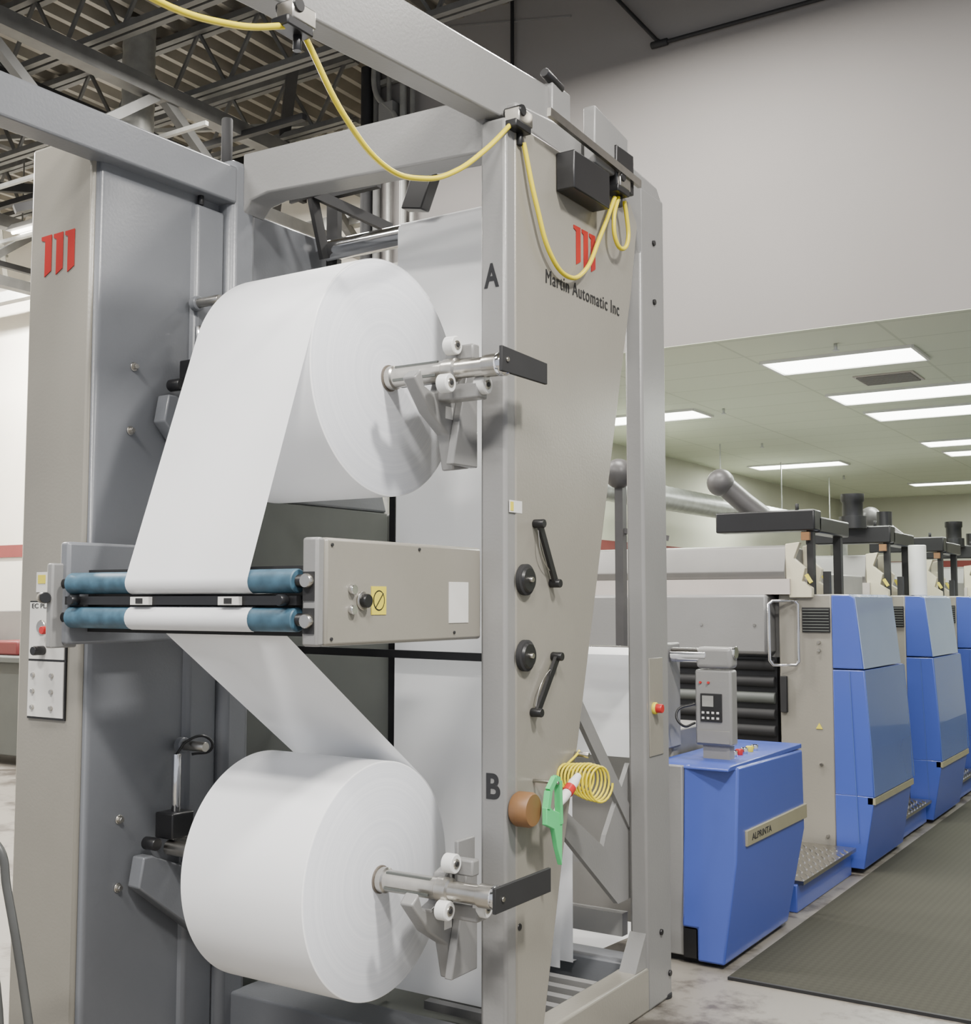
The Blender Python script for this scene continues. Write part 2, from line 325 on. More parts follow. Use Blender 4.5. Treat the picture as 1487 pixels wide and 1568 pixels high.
# splice carriage
box("carriage_right",-2.165,-2.115,2.475,3.26,1.475,1.775,'paintw',U,0.01)
box("carriage_right_cap",-2.175,-2.12,2.445,2.478,1.475,1.775,'paint',U,0.008)
box("cap_slot_top",-2.168,-2.128,2.441,2.446,1.60,1.68,'blackm',U)
box("cap_slot_bottom",-2.168,-2.128,2.441,2.446,1.51,1.58,'blackm',U)
cyl("slot_pin_top",(-2.148,2.425,1.655),(-2.148,2.45,1.655),0.020,'steel',U,16)
cyl("slot_pin_bottom",(-2.148,2.425,1.545),(-2.148,2.45,1.545),0.020,'steel',U,16)
box("carriage_left",-3.205,-3.16,2.44,3.24,1.46,1.79,'paint_shaded',U,0.01)
box("carriage_left_ear",-3.215,-3.185,2.40,2.50,1.45,1.72,'paint',U,0.006)
cyl("clamp_knob",(-3.235,2.40,1.61),(-3.19,2.38,1.61),0.018,'black',U,16)
for z in (1.655,1.548):
    cyl("nip_roller",(-3.15,2.45,z),(-2.19,2.45,z),0.034,'roller',U,40)
    cyl("nip_journal",(-3.19,2.45,z),(-2.15,2.45,z),0.018,'black',U,20)
box("splice_bar",-3.16,-2.18,2.43,2.50,1.588,1.614,'black',U)
box("splice_bar_back",-3.16,-2.18,2.52,2.60,1.50,1.70,'blackm',U)
for x in (-2.80,-2.43):
    box("splice_tab",x-.035,x+.045,2.415,2.43,1.588,1.612,'label',U);box("splice_tab_mark",x-.01,x+.02,2.413,2.415,1.592,1.608,'blackm',U)
for x in (-3.1,-2.22): cyl("bar_knob",(x,2.40,1.602),(x,2.43,1.602),0.016,'black',U,16)
cyl("selector_switch",(-2.115,2.635,1.60),(-2.09,2.635,1.60),0.020,'black',U,20);cyl("selector_bezel",(-2.116,2.635,1.60),(-2.108,2.635,1.60),0.027,'steel',U,20)
cyl("push_button_top",(-2.115,2.585,1.632),(-2.10,2.585,1.632),0.014,'chrome',U,20)
cyl("push_button_low",(-2.115,2.585,1.575),(-2.10,2.585,1.575),0.014,'chrome',U,20)
box("warning_label",-2.116,-2.113,2.675,2.745,1.56,1.642,'yellowl',U)
prism("warning_ring",[(2.71+.027*math.cos(a*math.pi/12),1.601+.03*math.sin(a*math.pi/12)) for a in range(24)],'X',-2.1135,-2.1125,'black',U)
prism("warning_disc",[(2.71+.023*math.cos(a*math.pi/12),1.601+.026*math.sin(a*math.pi/12)) for a in range(24)],'X',-2.1130,-2.1120,'yellowl',U)
bars("warning_slash",[((-2.1118,2.692,1.58),(-2.1118,2.728,1.622),(.004,.002))],'black',U)
box("paper_note",-2.116,-2.113,3.07,3.18,1.53,1.66,'label',U)
for y,z in ((2.50,1.755),(2.50,1.495),(2.91,1.757),(3.1,1.50)): cyl("cap_screw",(-2.116,y,z),(-2.111,y,z),0.005,'blackm',U,10)
# back web / idler rollers
cyl("top_idler",(-3.22,3.76,3.085),(-2.12,3.76,3.085),0.045,'chrome',U,32)
bars("idler_brackets",[((-3.2,3.62,3.33),(-3.2,3.72,3.04),(.02,.05)),((-3.2,3.62,3.30),(-2.95,3.85,3.16),(.03,.04)),((-3.2,3.7,3.3),(-2.9,3.7,3.3),.03),((-3.22,3.8,3.02),(-3.22,3.8,3.30),(.03,.06))],'blackm',U)
prism("web_sensor_head",[(-2.76,3.16),(-2.66,3.14),(-2.60,3.28),(-2.70,3.30)],'Y',3.66,3.72,'black',U,0.005)
bars("cross_hose",[((-3.2,3.5,3.22),(-2.1,3.5,3.28),.012)],'black',U)
bars("web_guide_edges",[((-2.89,3.80,0.1),(-2.89,3.80,2.05),(.02,.03)),((-3.26,3.66,1.40),(-2.12,3.66,1.39),.03)],'black',U)
# panel furniture
for z in (1.67,1.42):
    cyl("handwheel",(-2.006,3.345,z),(-1.985,3.345,z),0.052,'blackm',U,32)
    lathe("handwheel_rim",(-1.987,3.345,z),(-1.977,3.345,z),[(0,.044),(1,.038)],'black',U,32)
    cyl("handwheel_hub",(-1.99,3.345,z),(-1.965,3.345,z),0.009,'steel',U,16)
for (a,b) in (((3.42,1.86),(3.53,1.66)),((3.54,1.41),(3.40,1.23))):
    A=(-1.985,a[0],a[1]);B=(-1.985,b[0],b[1])
    bars("release_lever",[(A,B,(.012,.024))],'black',U)
    for p in (A,B): cyl("lever_knob",(-2.006,p[1],p[2]),(-1.965,p[1],p[2]),0.015,'black',U,16)
    tube("lever_cord",[(-1.99,a[0],a[1]-.02),(-1.985,(a[0]+b[0])/2-.045,(a[1]+b[1])/2),(-1.99,b[0],b[1]+.02)],0.002,'steel',U)
box("panel_sticker",-2.0065,-2.005,3.26,3.34,1.89,1.93,'label',U);box("panel_sticker_mark",-2.0055,-2.004,3.265,3.285,1.895,1.925,'yellowl',U)
text("maker_name","Martin Automatic Inc",(-2.0045,3.50,2.710),FX,0.050,'blackm',U,width=0.575,off=0.0,space=1.12)
text("letter_a","A",(-2.09,3.2445,2.645),FY,0.078,'black',U,width=0.058,off=0.03)
text("letter_b","B",(-2.09,3.2445,0.965),FY,0.078,'black',U,width=0.053,off=0.03)
def logo(name,o,w,h,ax):
    for i in range(3):
        a=o[0]+i*w*0.38;bw=w*0.24
        sf=w*(0.10 if i==0 else 0.07)
        P=[(a-sf,o[1]+h*.90),(a-sf,o[1]+h*.99),(a+bw,o[1]+h),(a+bw,o[1]+h*.12),(a+bw*.1,o[1]),(a+bw*.1,o[1]+h*.86)]
        if ax=='X':prism(name+"_%d"%i,P,'X',-2.0055,-2.0035,'red',U)
        else:prism(name+"_%d"%i,P,'Y',2.602,2.604,'red',U)
logo("maker_logo_panel",(3.725,2.83),0.155,0.145,'X')
logo("maker_logo_cabinet",(-3.55,2.75),0.165,0.15,'Y')
box("control_plate_edge",-3.565,-3.365,2.598,2.606,1.195,1.60,'black',U)
box("control_plate",-3.56,-3.372,2.594,2.60,1.40,1.595,'label',U)
box("control_plate_lower",-3.56,-3.372,2.594,2.60,1.203,1.392,'label',U)
text("plate_caption","EC PLATE",(-3.55,2.5935,1.575),FY,0.016,'black',U,width=0.13)
cyl("plate_estop",(-3.45,2.56,1.50),(-3.45,2.594,1.50),0.014,'redb',U,16)
cyl("plate_knob",(-3.48,2.55,1.43),(-3.48,2.594,1.43),0.016,'black',U,16)
cyl("plate_dial",(-3.49,2.585,1.51),(-3.49,2.594,1.51),0.024,'steel',U,16)
for i,z in enumerate((1.345,1.29,1.235)):
    for x in (-3.53,-3.43): cyl("plate_button",(x,2.585,z),(x,2.594,z),0.008,'steel',U,12)
box("cabinet_tag",-3.54,-3.48,2.602,2.604,1.63,1.70,'label',U);box("cabinet_tag_mark",-3.53,-3.49,2.60,2.602,1.66,1.69,'yellowl',U)
for y,z in ((2.79,2.43),(2.78,2.20),(2.77,0.85),(2.77,0.62)):
    cyl("hex_bolt",(-3.285,y,z),(-3.265,y,z),0.010,'steel',U,6);cyl("washer",(-3.285,y,z),(-3.279,y,z),0.016,'steel',U,16)
for y,z in ((3.05,2.71),(3.02,1.08)):
    cyl("stop_pin_base",(-3.265,y,z),(-3.235,y,z),0.028,'paint_shaded',U,20);cyl("stop_pin",(-3.26,y,z),(-3.13,y,z),0.018,'steel',U,20)
for z,s in ((2.34,.07),(0.72,0)):
    prism("left_bracket",[(2.80+s,z-.10),(2.82+s,z+.0),(2.86+s,z+.0),(3.0,z-.06),(3.07,z-.06),(3.12,z+.02),(3.2,z+.02),(3.2,z-.33),(3.1,z-.33)],'X',-3.27,-3.21,'paint_shaded',U,0.006)
    cyl("left_chuck",(-3.27,3.03,z),(-2.86,3.03,z),0.03,'steel',U,24)
    cyl("left_chuck_knob",(-3.25,2.86+s,z+.04),(-3.19,2.86+s,z+.04),0.022,'black',U,20)
    cyl("left_cam_follower",(-3.20,2.92+s,z+.02),(-3.08,2.92+s,z+.02),0.026,'steel',U,20)
    prism("left_motor_block",[(2.90+s,z+.05),(3.0+s,z+.05),(3.0+s,z+.14),(2.90+s,z+.14)],'X',-3.25,-3.16,'black',U,0.006)
    cyl("air_cylinder",(-3.2,2.95+s,z+.14),(-3.2,2.95+s,z+.34-s),0.016,'chrome',U,16)
    if s==0: tube("air_line",[(-3.2,2.95,z+.34),(-3.2,3.0,z+.38),(-3.17,3.06,z+.39),(-3.16,3.08,z+.35),(-3.2,3.02,z+.33)],0.005,'black',U)
for z,n_ in ((2.34,'a'),(0.72,'b')):
    prism("support_arm",[(2.93,z-.04),(2.965,z-.01),(2.985,z-.06),(3.03,z-.075),(3.08,z-.06),(3.11,z+.02),(3.20,z+.05),(3.246,z+.05),(3.246,z-.30),(3.15,z-.315),(3.12,z-.20),(3.02,z-.14)],'X',-2.20,-2.15,'paint',U,0.006)
    prism("support_arm_flange",[(3.10,z-.30),(3.246,z-.30),(3.246,z+.04),(3.19,z+.04)],'X',-2.15,-2.12,'paint',U,0.004)
    for (x,y,dz) in ((-2.09,3.05,.072),(-2.08,3.0,-.058),(-2.0,3.09,-.058)):
        cyl("guide_wheel",(x-.02,y,z+dz),(x+.02,y,z+dz),0.030,'white',U,24);cyl("guide_wheel_hub",(x-.022,y,z+dz),(x+.023,y,z+dz),0.016,'steel',U,16);cyl("guide_wheel_bore",(x-.022,y,z+dz),(x+.025,y,z+dz),0.008,'blackm',U,16)
    box("wheel_carrier",-2.16,-2.0,3.06,3.12,z-.10,z-.05,'paint',U,0.006)
    box("wheel_carrier_top",-2.14,-2.03,3.08,3.12,z+.03,z+.08,'paint',U,0.006)
    box("arm_tag",-2.1502,-2.1485,3.10,3.14,z-.15,z-.11,'label',U)
box("lower_arm_plate",-2.14,-2.125,3.14,3.24,0.70,0.84,'paint',U,0.004)
def shaft(name,yc,z,tilt):
    e=empty(name,(-2.2,yc,z))
    lathe("journal",(-2.345,yc,z),(-1.90,yc,z),[(0,.040),(.05,.040),(.06,.034),(.50,.034),(.51,.038),(.60,.038),(.61,.030),(.84,.030),(.85,.036),(.97,.036),(1,.033)],'steel',e,32)
    for a in range(4):
        an=a*math.pi/2+.5
        box("grip_strip",-2.31,-2.14,yc+.033*math.cos(an)-.006,yc+.033*math.cos(an)+.006,z+.033*math.sin(an)-.004,z+.033*math.sin(an)+.004,'paintd',e)
    lathe("end_collar",(-1.925,yc,z),(-1.885,yc,z),[(0,.034),(.3,.038),(.7,.038),(1,.03)],'chrome',e,24)
    return e
s1=shaft("roll_shaft",3.06,2.335,0)
prism("shaft_paddle",[(3.02,2.385),(3.30,2.375),(3.30,2.305),(3.02,2.305)],'X',-1.895,-1.883,'blackm',s1,0.002)
s2=shaft("roll_shaft",3.03,0.715,0)
prism("shaft_paddle",[(2.98,0.755),(3.31,0.755),(3.31,0.68),(2.98,0.68)],'X',-1.895,-1.883,'blackm',s2,0.002)
for s_,y_,z_ in((s1,3.05,2.345),(s2,3.02,0.717)): cyl("paddle_pin",(-1.885,y_,z_),(-1.878,y_,z_),0.008,'steel',s_,12)
# ---------------------------------------------------------------- paper rolls
def proll(name,yc,zc,R):
    e=empty(name,(-2.605,yc,zc))
    seg=128;rc=0.042
    vs=[];fs=[];prof=[(-.255,rc),(-.255,R-.004),(-.252,R),(.252,R),(.255,R-.004),(.255,rc)]
    for x,r in prof:
        for i in range(seg):
            a=2*math.pi*i/seg;vs.append((x,r*math.cos(a),r*math.sin(a)))
    mi=[]
    for k in range(6):
        kk=(k+1)%6
        for i in range(seg):
            j=(i+1)%seg;fs.append((k*seg+i,k*seg+j,kk*seg+j,kk*seg+i));mi.append(1 if k in(0,4) else 0)
    me=bpy.data.meshes.new("roll_body");me.from_pydata(vs,[],fs)
    ob=link("roll_body",me,'paperr',e);me.materials.append(M['rollend'])
    for p,m_ in zip(me.polygons,mi):p.material_index=m_;p.use_smooth=True
    bm=bmesh.new();bm.from_mesh(me);bmesh.ops.recalc_face_normals(bm,faces=bm.faces);bm.to_mesh(me);bm.free()
    me.set_sharp_from_angle(angle=math.radians(50))
    ob.location=(-2.605,yc,zc)
    lathe("core_tube",(-2.865,yc,zc),(-2.345,yc,zc),[(0,.036),(0,.044),(1,.044),(1,.036)],'core',e,32,caps=False)
    return e
r1=proll("paper_roll",3.06,2.335,0.392)
r2=proll("paper_roll",3.03,0.715,0.370)
def sheet(name,pts,x0,x1,par):
    vs=[(x0,p[0],p[1]) for p in pts]+[(x1,p[0],p[1]) for p in pts];n=len(pts)
    me=bpy.data.meshes.new(name);me.from_pydata(vs,[],[(i,i+1,n+i+1,n+i) for i in range(n-1)])
    return link(name,me,'paper',par,True)
W=empty("paper_web",(-2.6,3,1.6))
def arc(c,r,a0,a1,n=14): return [(c[0]+r*math.cos(a0+(a1-a0)*i/n),c[1]+r*math.sin(a0+(a1-a0)*i/n)) for i in range(n+1)]
def tang(c1,R1,c2,R2,side):
    d=Vector((c2[0]-c1[0],c2[1]-c1[1]));L=d.length;b=math.atan2(d.y,d.x);g=math.acos((R1-R2)/L);return b+side*g
c1=(3.06,2.335);c2=(2.45,1.655)
an=tang(c1,.394,c2,.036,-1)
if math.cos(an)>0: an=tang(c1,.394,c2,.036,1)
aw=an%(2*math.pi)
pts=arc(c1,.394,math.pi*0.30,aw,40)+arc(c2,.036,aw,math.pi*1.45,10)+[(2.56,1.622),(3.3,1.66)]
sheet("upper_web",pts,-2.86,-2.35,W)
c3=(2.45,1.548);c4=(3.03,0.715)
d=Vector((c3[0]-c4[0],c3[1]-c4[1]));L=d.length;b=math.atan2(d.y,d.x)
g=math.acos((.372-.036)/L); a3=b-g
P=arc(c4,.372,a3-1.2,a3,20)
P+=arc(c3,.036,a3,a3+0.01,1)
P+= [ (c3[0]+.036*math.cos(t),c3[1]+.036*math.sin(t)) for t in [a3+ (math.pi*1.15)*i/12 for i in range(1,13)] ]
sheet("lower_web",P,-2.86,-2.35,W)
sheet("rear_web",[(4.2,3.08)]+arc((3.76,3.085),.048,1.5,math.pi,10)+[(3.71,2.0),(3.70,0.12)],-2.81,-2.31,W)
sheet("festoon_web_a",[(4.20,1.30),(4.20,0.14)],-2.86,-2.35,W)
sheet("festoon_web_b",[(4.29,1.30),(4.29,0.14)],-2.80,-2.34,W)
sheet("low_web",[(4.29,0.14),(5.1,0.10)],-2.86,-2.35,W)
sheet("infeed_web",[(4.75,1.36),(5.05,1.38),(5.09,1.35),(5.10,0.86)],-2.92,-2.30,W)

# ---------------------------------------------------------------- overhead rails and cables
R=empty("overhead_rail",(-2.2,2.5,3.3))
def beam(name,p,q,w,h,m,par):
    p=Vector(p);q=Vector(q);vs=[]
    for e in (p,q):
        for sx,sz in((-1,-1),(1,-1),(1,1),(-1,1)):vs.append((e.x+sx*w/2,e.y,e.z+sz*h/2))
    me=bpy.data.meshes.new(name);me.from_pydata(vs,[],[(3,2,1,0),(4,5,6,7)]+[(i,(i+1)%4,4+(i+1)%4,4+i) for i in range(4)])
    ob=link(name,me,m,par);bevel(ob,.008);return ob
beam("rail_right",(-2.12,0.9,3.19),(-2.09,3.72,3.37),.09,.21,'paint',R)
R2=empty("overhead_rail",(-3.28,2,3.2))
beam("rail_left",(-3.27,0.4,3.17),(-3.27,3.22,3.21),.10,.145,'paint_shaded',R2)
cyl("rail_screw",(-3.27,3.08,3.10),(-3.27,3.08,3.14),0.012,'black',R2,10)
cyl("rail_stanchion",(-3.3,3.24,3.28),(-3.3,3.24,3.50),0.022,'blackm',R2,16)
box("rail_end_bracket",-2.10,-2.03,3.60,3.74,3.22,3.48,'paint',R,0.006)
cyl("rail_end_knob",(-2.04,3.56,3.50),(-2.04,3.68,3.48),0.018,'black',R,14)
J=U
box("sensor_black",-2.005,-1.93,3.58,3.86,3.06,3.20,'black',J,0.005)
prism("motor_housing",[(3.78,3.22),(3.98,3.22),(4.06,3.30),(4.06,3.40),(3.78,3.44)],'X',-2.0,-1.95,'paint',J,0.006)
box("junction_black",-1.99,-1.94,3.94,4.09,3.18,3.34,'black',J,0.005)
bars("link_rod",[((-1.93,3.40,3.27),(-1.93,4.12,3.235),(.015,.03))],'steel',J)
C=empty("festoon_cable",(-2.05,3,3.2))
def clampu(p):
    box("trolley_body",p[0]-.03,p[0]+.03,p[1]-.05,p[1]+.04,p[2]-.02,p[2]+.03,'steel',C,0.004)
    box("trolley_clamp",p[0]-.03,p[0]+.03,p[1]-.07,p[1]+.03,p[2]-.045,p[2]-.018,'black',C,0.004)
    cyl("trolley_wheel",(p[0]-.035,p[1]-.03,p[2]+.02),(p[0]+.035,p[1]-.03,p[2]+.02),0.02,'black',C,16)
    cyl("trolley_stud",(p[0],p[1],p[2]-.085),(p[0],p[1],p[2]-.04),0.012,'black',C,12)
clampu((-2.03,2.24,3.125));clampu((-2.0,3.32,3.225));clampu((-1.96,4.00,3.20))
tube("cable_near",[(-2.05,0.9,3.25),(-2.05,1.35,3.05),(-2.05,1.75,2.98),(-2.04,2.02,3.02),(-2.03,2.22,3.10)],0.0085,'yellow',C)
tube("cable_mid",[(-2.03,2.27,3.09),(-2.03,2.44,2.93),(-2.03,2.62,2.85),(-2.03,2.80,2.87),(-2.03,2.98,2.95),(-2.01,3.12,3.06),(-2.0,3.26,3.19)],0.0085,'yellow',C)
tube("cable_far",[(-1.99,3.33,3.15),(-1.98,3.40,2.95),(-1.98,3.50,2.80),(-1.98,3.62,2.755),(-1.98,3.74,2.80),(-1.97,3.86,2.97),(-1.96,3.96,3.14)],0.0085,'yellow',C)
tube("cable_loop",[(-1.96,3.99,3.15),(-1.96,3.95,3.05),(-1.96,3.97,2.97),(-1.96,4.02,2.955),(-1.96,4.07,3.0),(-1.96,4.06,3.10),(-1.96,4.04,3.15)],0.0085,'yellow',C)
cyl("estop",(-2.01,4.37,1.17),(-1.97,4.37,1.17),0.018,'redb',U,20);cyl("estop_collar",(-2.012,4.37,1.17),(-1.995,4.37,1.17),0.024,'yellowl',U,20)
box("post_hatch",-2.013,-2.008,4.33,4.46,0.98,1.37,'paintw',U,0.002)
for y,z in ((4.42,3.09),(4.42,2.84),(4.42,0.28),(4.50,0.10),(3.32,0.55),(3.32,0.06)): cyl("post_bolt",(-2.014,y,z),(-2.004,y,z),0.012,'black',U,12)
A=empty("coiled_air_hose",(-1.94,3.8,0.95))
hp=[]
NT=10
for i in range(0,NT*20+1):
    t=i/20.0;a=2*math.pi*t;k=t/NT;rr=.036+.022*min(1,k*1.6)
    hp.append((-1.995+.06*k+.012*math.cos(a),3.60+.17*k+rr*math.cos(a),1.0-.05*k+rr*1.05*math.sin(a)))
tube("coil",hp,0.0045,'yellow',A,False)
tube("hose_tail",[(-2.0,3.62,1.03),(-1.99,3.68,1.06),(-2.0,3.72,1.07)],0.0045,'yellow',A)
cyl("hose_peg",(-2.01,3.70,1.06),(-1.95,3.70,1.06),0.010,'steel',A,12)
lathe("air_gun",(-1.95,3.45,0.90),(-1.95,3.62,1.0),[(0,.006),(.2,.010),(.4,.016),(.8,.018),(1,.012)],'white',A,16)
lathe("air_gun_band",(-1.95,3.54,0.953),(-1.95,3.565,0.968),[(0,.020),(1,.020)],'redb',A,16)
T=empty("tape_dispenser",(-1.97,3.3,0.95))
lathe("tape_ring",(-2.006,3.30,0.93),(-1.94,3.30,0.93),[(0,.05),(.15,.056),(.85,.056),(1,.05)],'brown',T,32)
G=empty("web_cutter",(-1.92,3.4,0.9))
outer=[(3.345,0.93),(3.36,0.985),(3.40,1.02),(3.425,1.01),(3.43,0.87)]
bars("handle_ring",[((-1.92,outer[i][0],outer[i][1]),(-1.92,outer[i+1][0],outer[i+1][1]),(.016,.022)) for i in range(4)]+[((-1.92,3.43,0.87),(-1.92,3.345,0.93),(.016,.022))],'green',G)
prism("blade_guard",[(3.335,0.935),(3.40,0.915),(3.44,0.90),(3.435,0.735),(3.405,0.80),(3.385,0.86),(3.335,0.88)],'X',-1.93,-1.912,'green',G,0.002)
cyl("hang_hook",(-2.008,3.41,1.005),(-1.91,3.41,1.005),0.006,'steel',G,10)

# ---------------------------------------------------------------- infeed unit and console
I=empty("infeed_unit",(-2.5,5.3,0))
cyl("infeed_roller",(-2.9,5.24,1.345),(-2.34,5.24,1.345),0.035,'chrome',I)
box("infeed_body",-3.2,-2.33,5.28,5.78,0.02,0.98,'cover',I,0.01)
box("roller_bearing",-2.34,-2.31,5.16,5.34,0.9,1.40,'paint',I,0.01)
bars("infeed_rods",[((-2.9,5.14,1.22),(-2.32,5.14,1.22),(.03,.03)),((-2.9,5.15,1.08),(-2.32,5.15,1.08),.025)],'steel',I)
K=empty("control_console",(-2.05,5.4,0))
cyl("roller_end",(-2.30,5.22,1.345),(-2.12,5.22,1.345),0.034,'chrome',K)
box("bearing_housing",-2.17,-1.995,5.19,5.28,1.285,1.385,'paint',K,0.02,4)
cyl("bearing_cap",(-2.0,5.235,1.36),(-1.985,5.235,1.36),0.03,'chrome',K)
box("control_box",-2.18,-2.0,5.20,5.28,0.93,1.28,'paint',K,0.012,3)
box("display_bezel",-2.15,-2.045,5.192,5.2,1.04,1.17,'black',K,0.002)
box("display_glass",-2.14,-2.085,5.190,5.193,1.11,1.16,'ductm',K)
for i in range(4):
    for j in range(2): box("key",-2.142+.024*i,-2.130+.024*i,5.189,5.193,1.052+.025*j,1.062+.025*j,'label',K)
for i in range(2): cyl("box_lamp",(-2.15+.04*i,5.19,1.22),(-2.15+.04*i,5.2,1.22),.006,'redb',K,10)
box("lower_plate",-2.17,-2.01,5.195,5.2,0.94,1.0,'cover',K,0.002)
box("pedestal",-2.15,-2.02,5.22,5.28,0.84,0.95,'cover',K)
tube("signal_cable",[(-2.18,5.2,1.12),(-2.25,5.15,1.08),(-2.22,5.15,1.02),(-2.18,5.2,1.03)],0.006,'black',K)
def loft(name,secA,secB,m,par,bv=0):
    n=len(secA);vs=list(secA)+list(secB)
    fs=[tuple(range(n)),tuple(range(2*n-1,n-1,-1))]+[(i,i+n,(i+1)%n+n,(i+1)%n) for i in range(n)]
    me=bpy.data.meshes.new(name);me.from_pydata(vs,[],fs)
    bm=bmesh.new();bm.from_mesh(me);bmesh.ops.recalc_face_normals(bm,faces=bm.faces);bm.to_mesh(me);bm.free()
    ob=link(name,me,m,par)
    if bv:bevel(ob,bv)
    return ob
loft("console_body",[(-2.08,4.95,.02),(-1.955,4.95,.02),(-1.92,5.02,.45),(-1.93,5.09,.855),(-2.15,4.99,.865),(-2.15,4.95,.16),(-2.08,4.95,.16)],
     [(-2.08,5.85,.02),(-1.955,5.80,.02),(-1.92,5.98,.45),(-1.93,6.0,.84),(-2.15,6.0,.85),(-2.15,5.85,.16),(-2.08,5.85,.16)],'blue',K,0.010)
box("console_strip",-1.928,-1.912,5.14,6.0,0.50,0.57,'beige',K,0.003)
text("console_caption","ALPRINTA",(-1.9115,5.2,0.52),FX,0.030,'blackm',K,width=0.26,off=.004)
prism("console_lid",[(4.99,.855),(5.02,.868),(6.02,.868),(6.02,.845),(4.99,.845)],'X',-2.30,-1.94,'blue',K,0.004)
for i in range(5):
    cyl("console_button",(-2.05,5.35+.07*i,.86),(-2.05,5.35+.07*i,.895),0.018,('chrome','redb','chrome','yellowl','chrome')[i],K,14)
box("console_kick",-2.3,-2.0,5.0,5.8,0.0,0.03,'blackm',K)
box("console_frame",-2.30,-2.15,4.97,6.0,0.03,0.86,'paint',K,0.006)
box("cable_port",-2.145,-2.085,4.955,5.2,0.03,0.155,'black',K)
F=empty("foot_step",(-2.1,6.5,0))
box("step_base",-2.3,-1.99,6.05,7.05,0.0,0.14,'blue',F,0.006);box("step_plate",-2.3,-1.96,6.07,7.05,0.14,0.16,'steel',F)
bars("step_tread",[((-1.97-.06*j,6.1+.08*i,.163),(-2.0-.06*j,6.15+.08*i,.163),(.008,.006)) for i in range(11) for j in range(5)],'chrome',F)
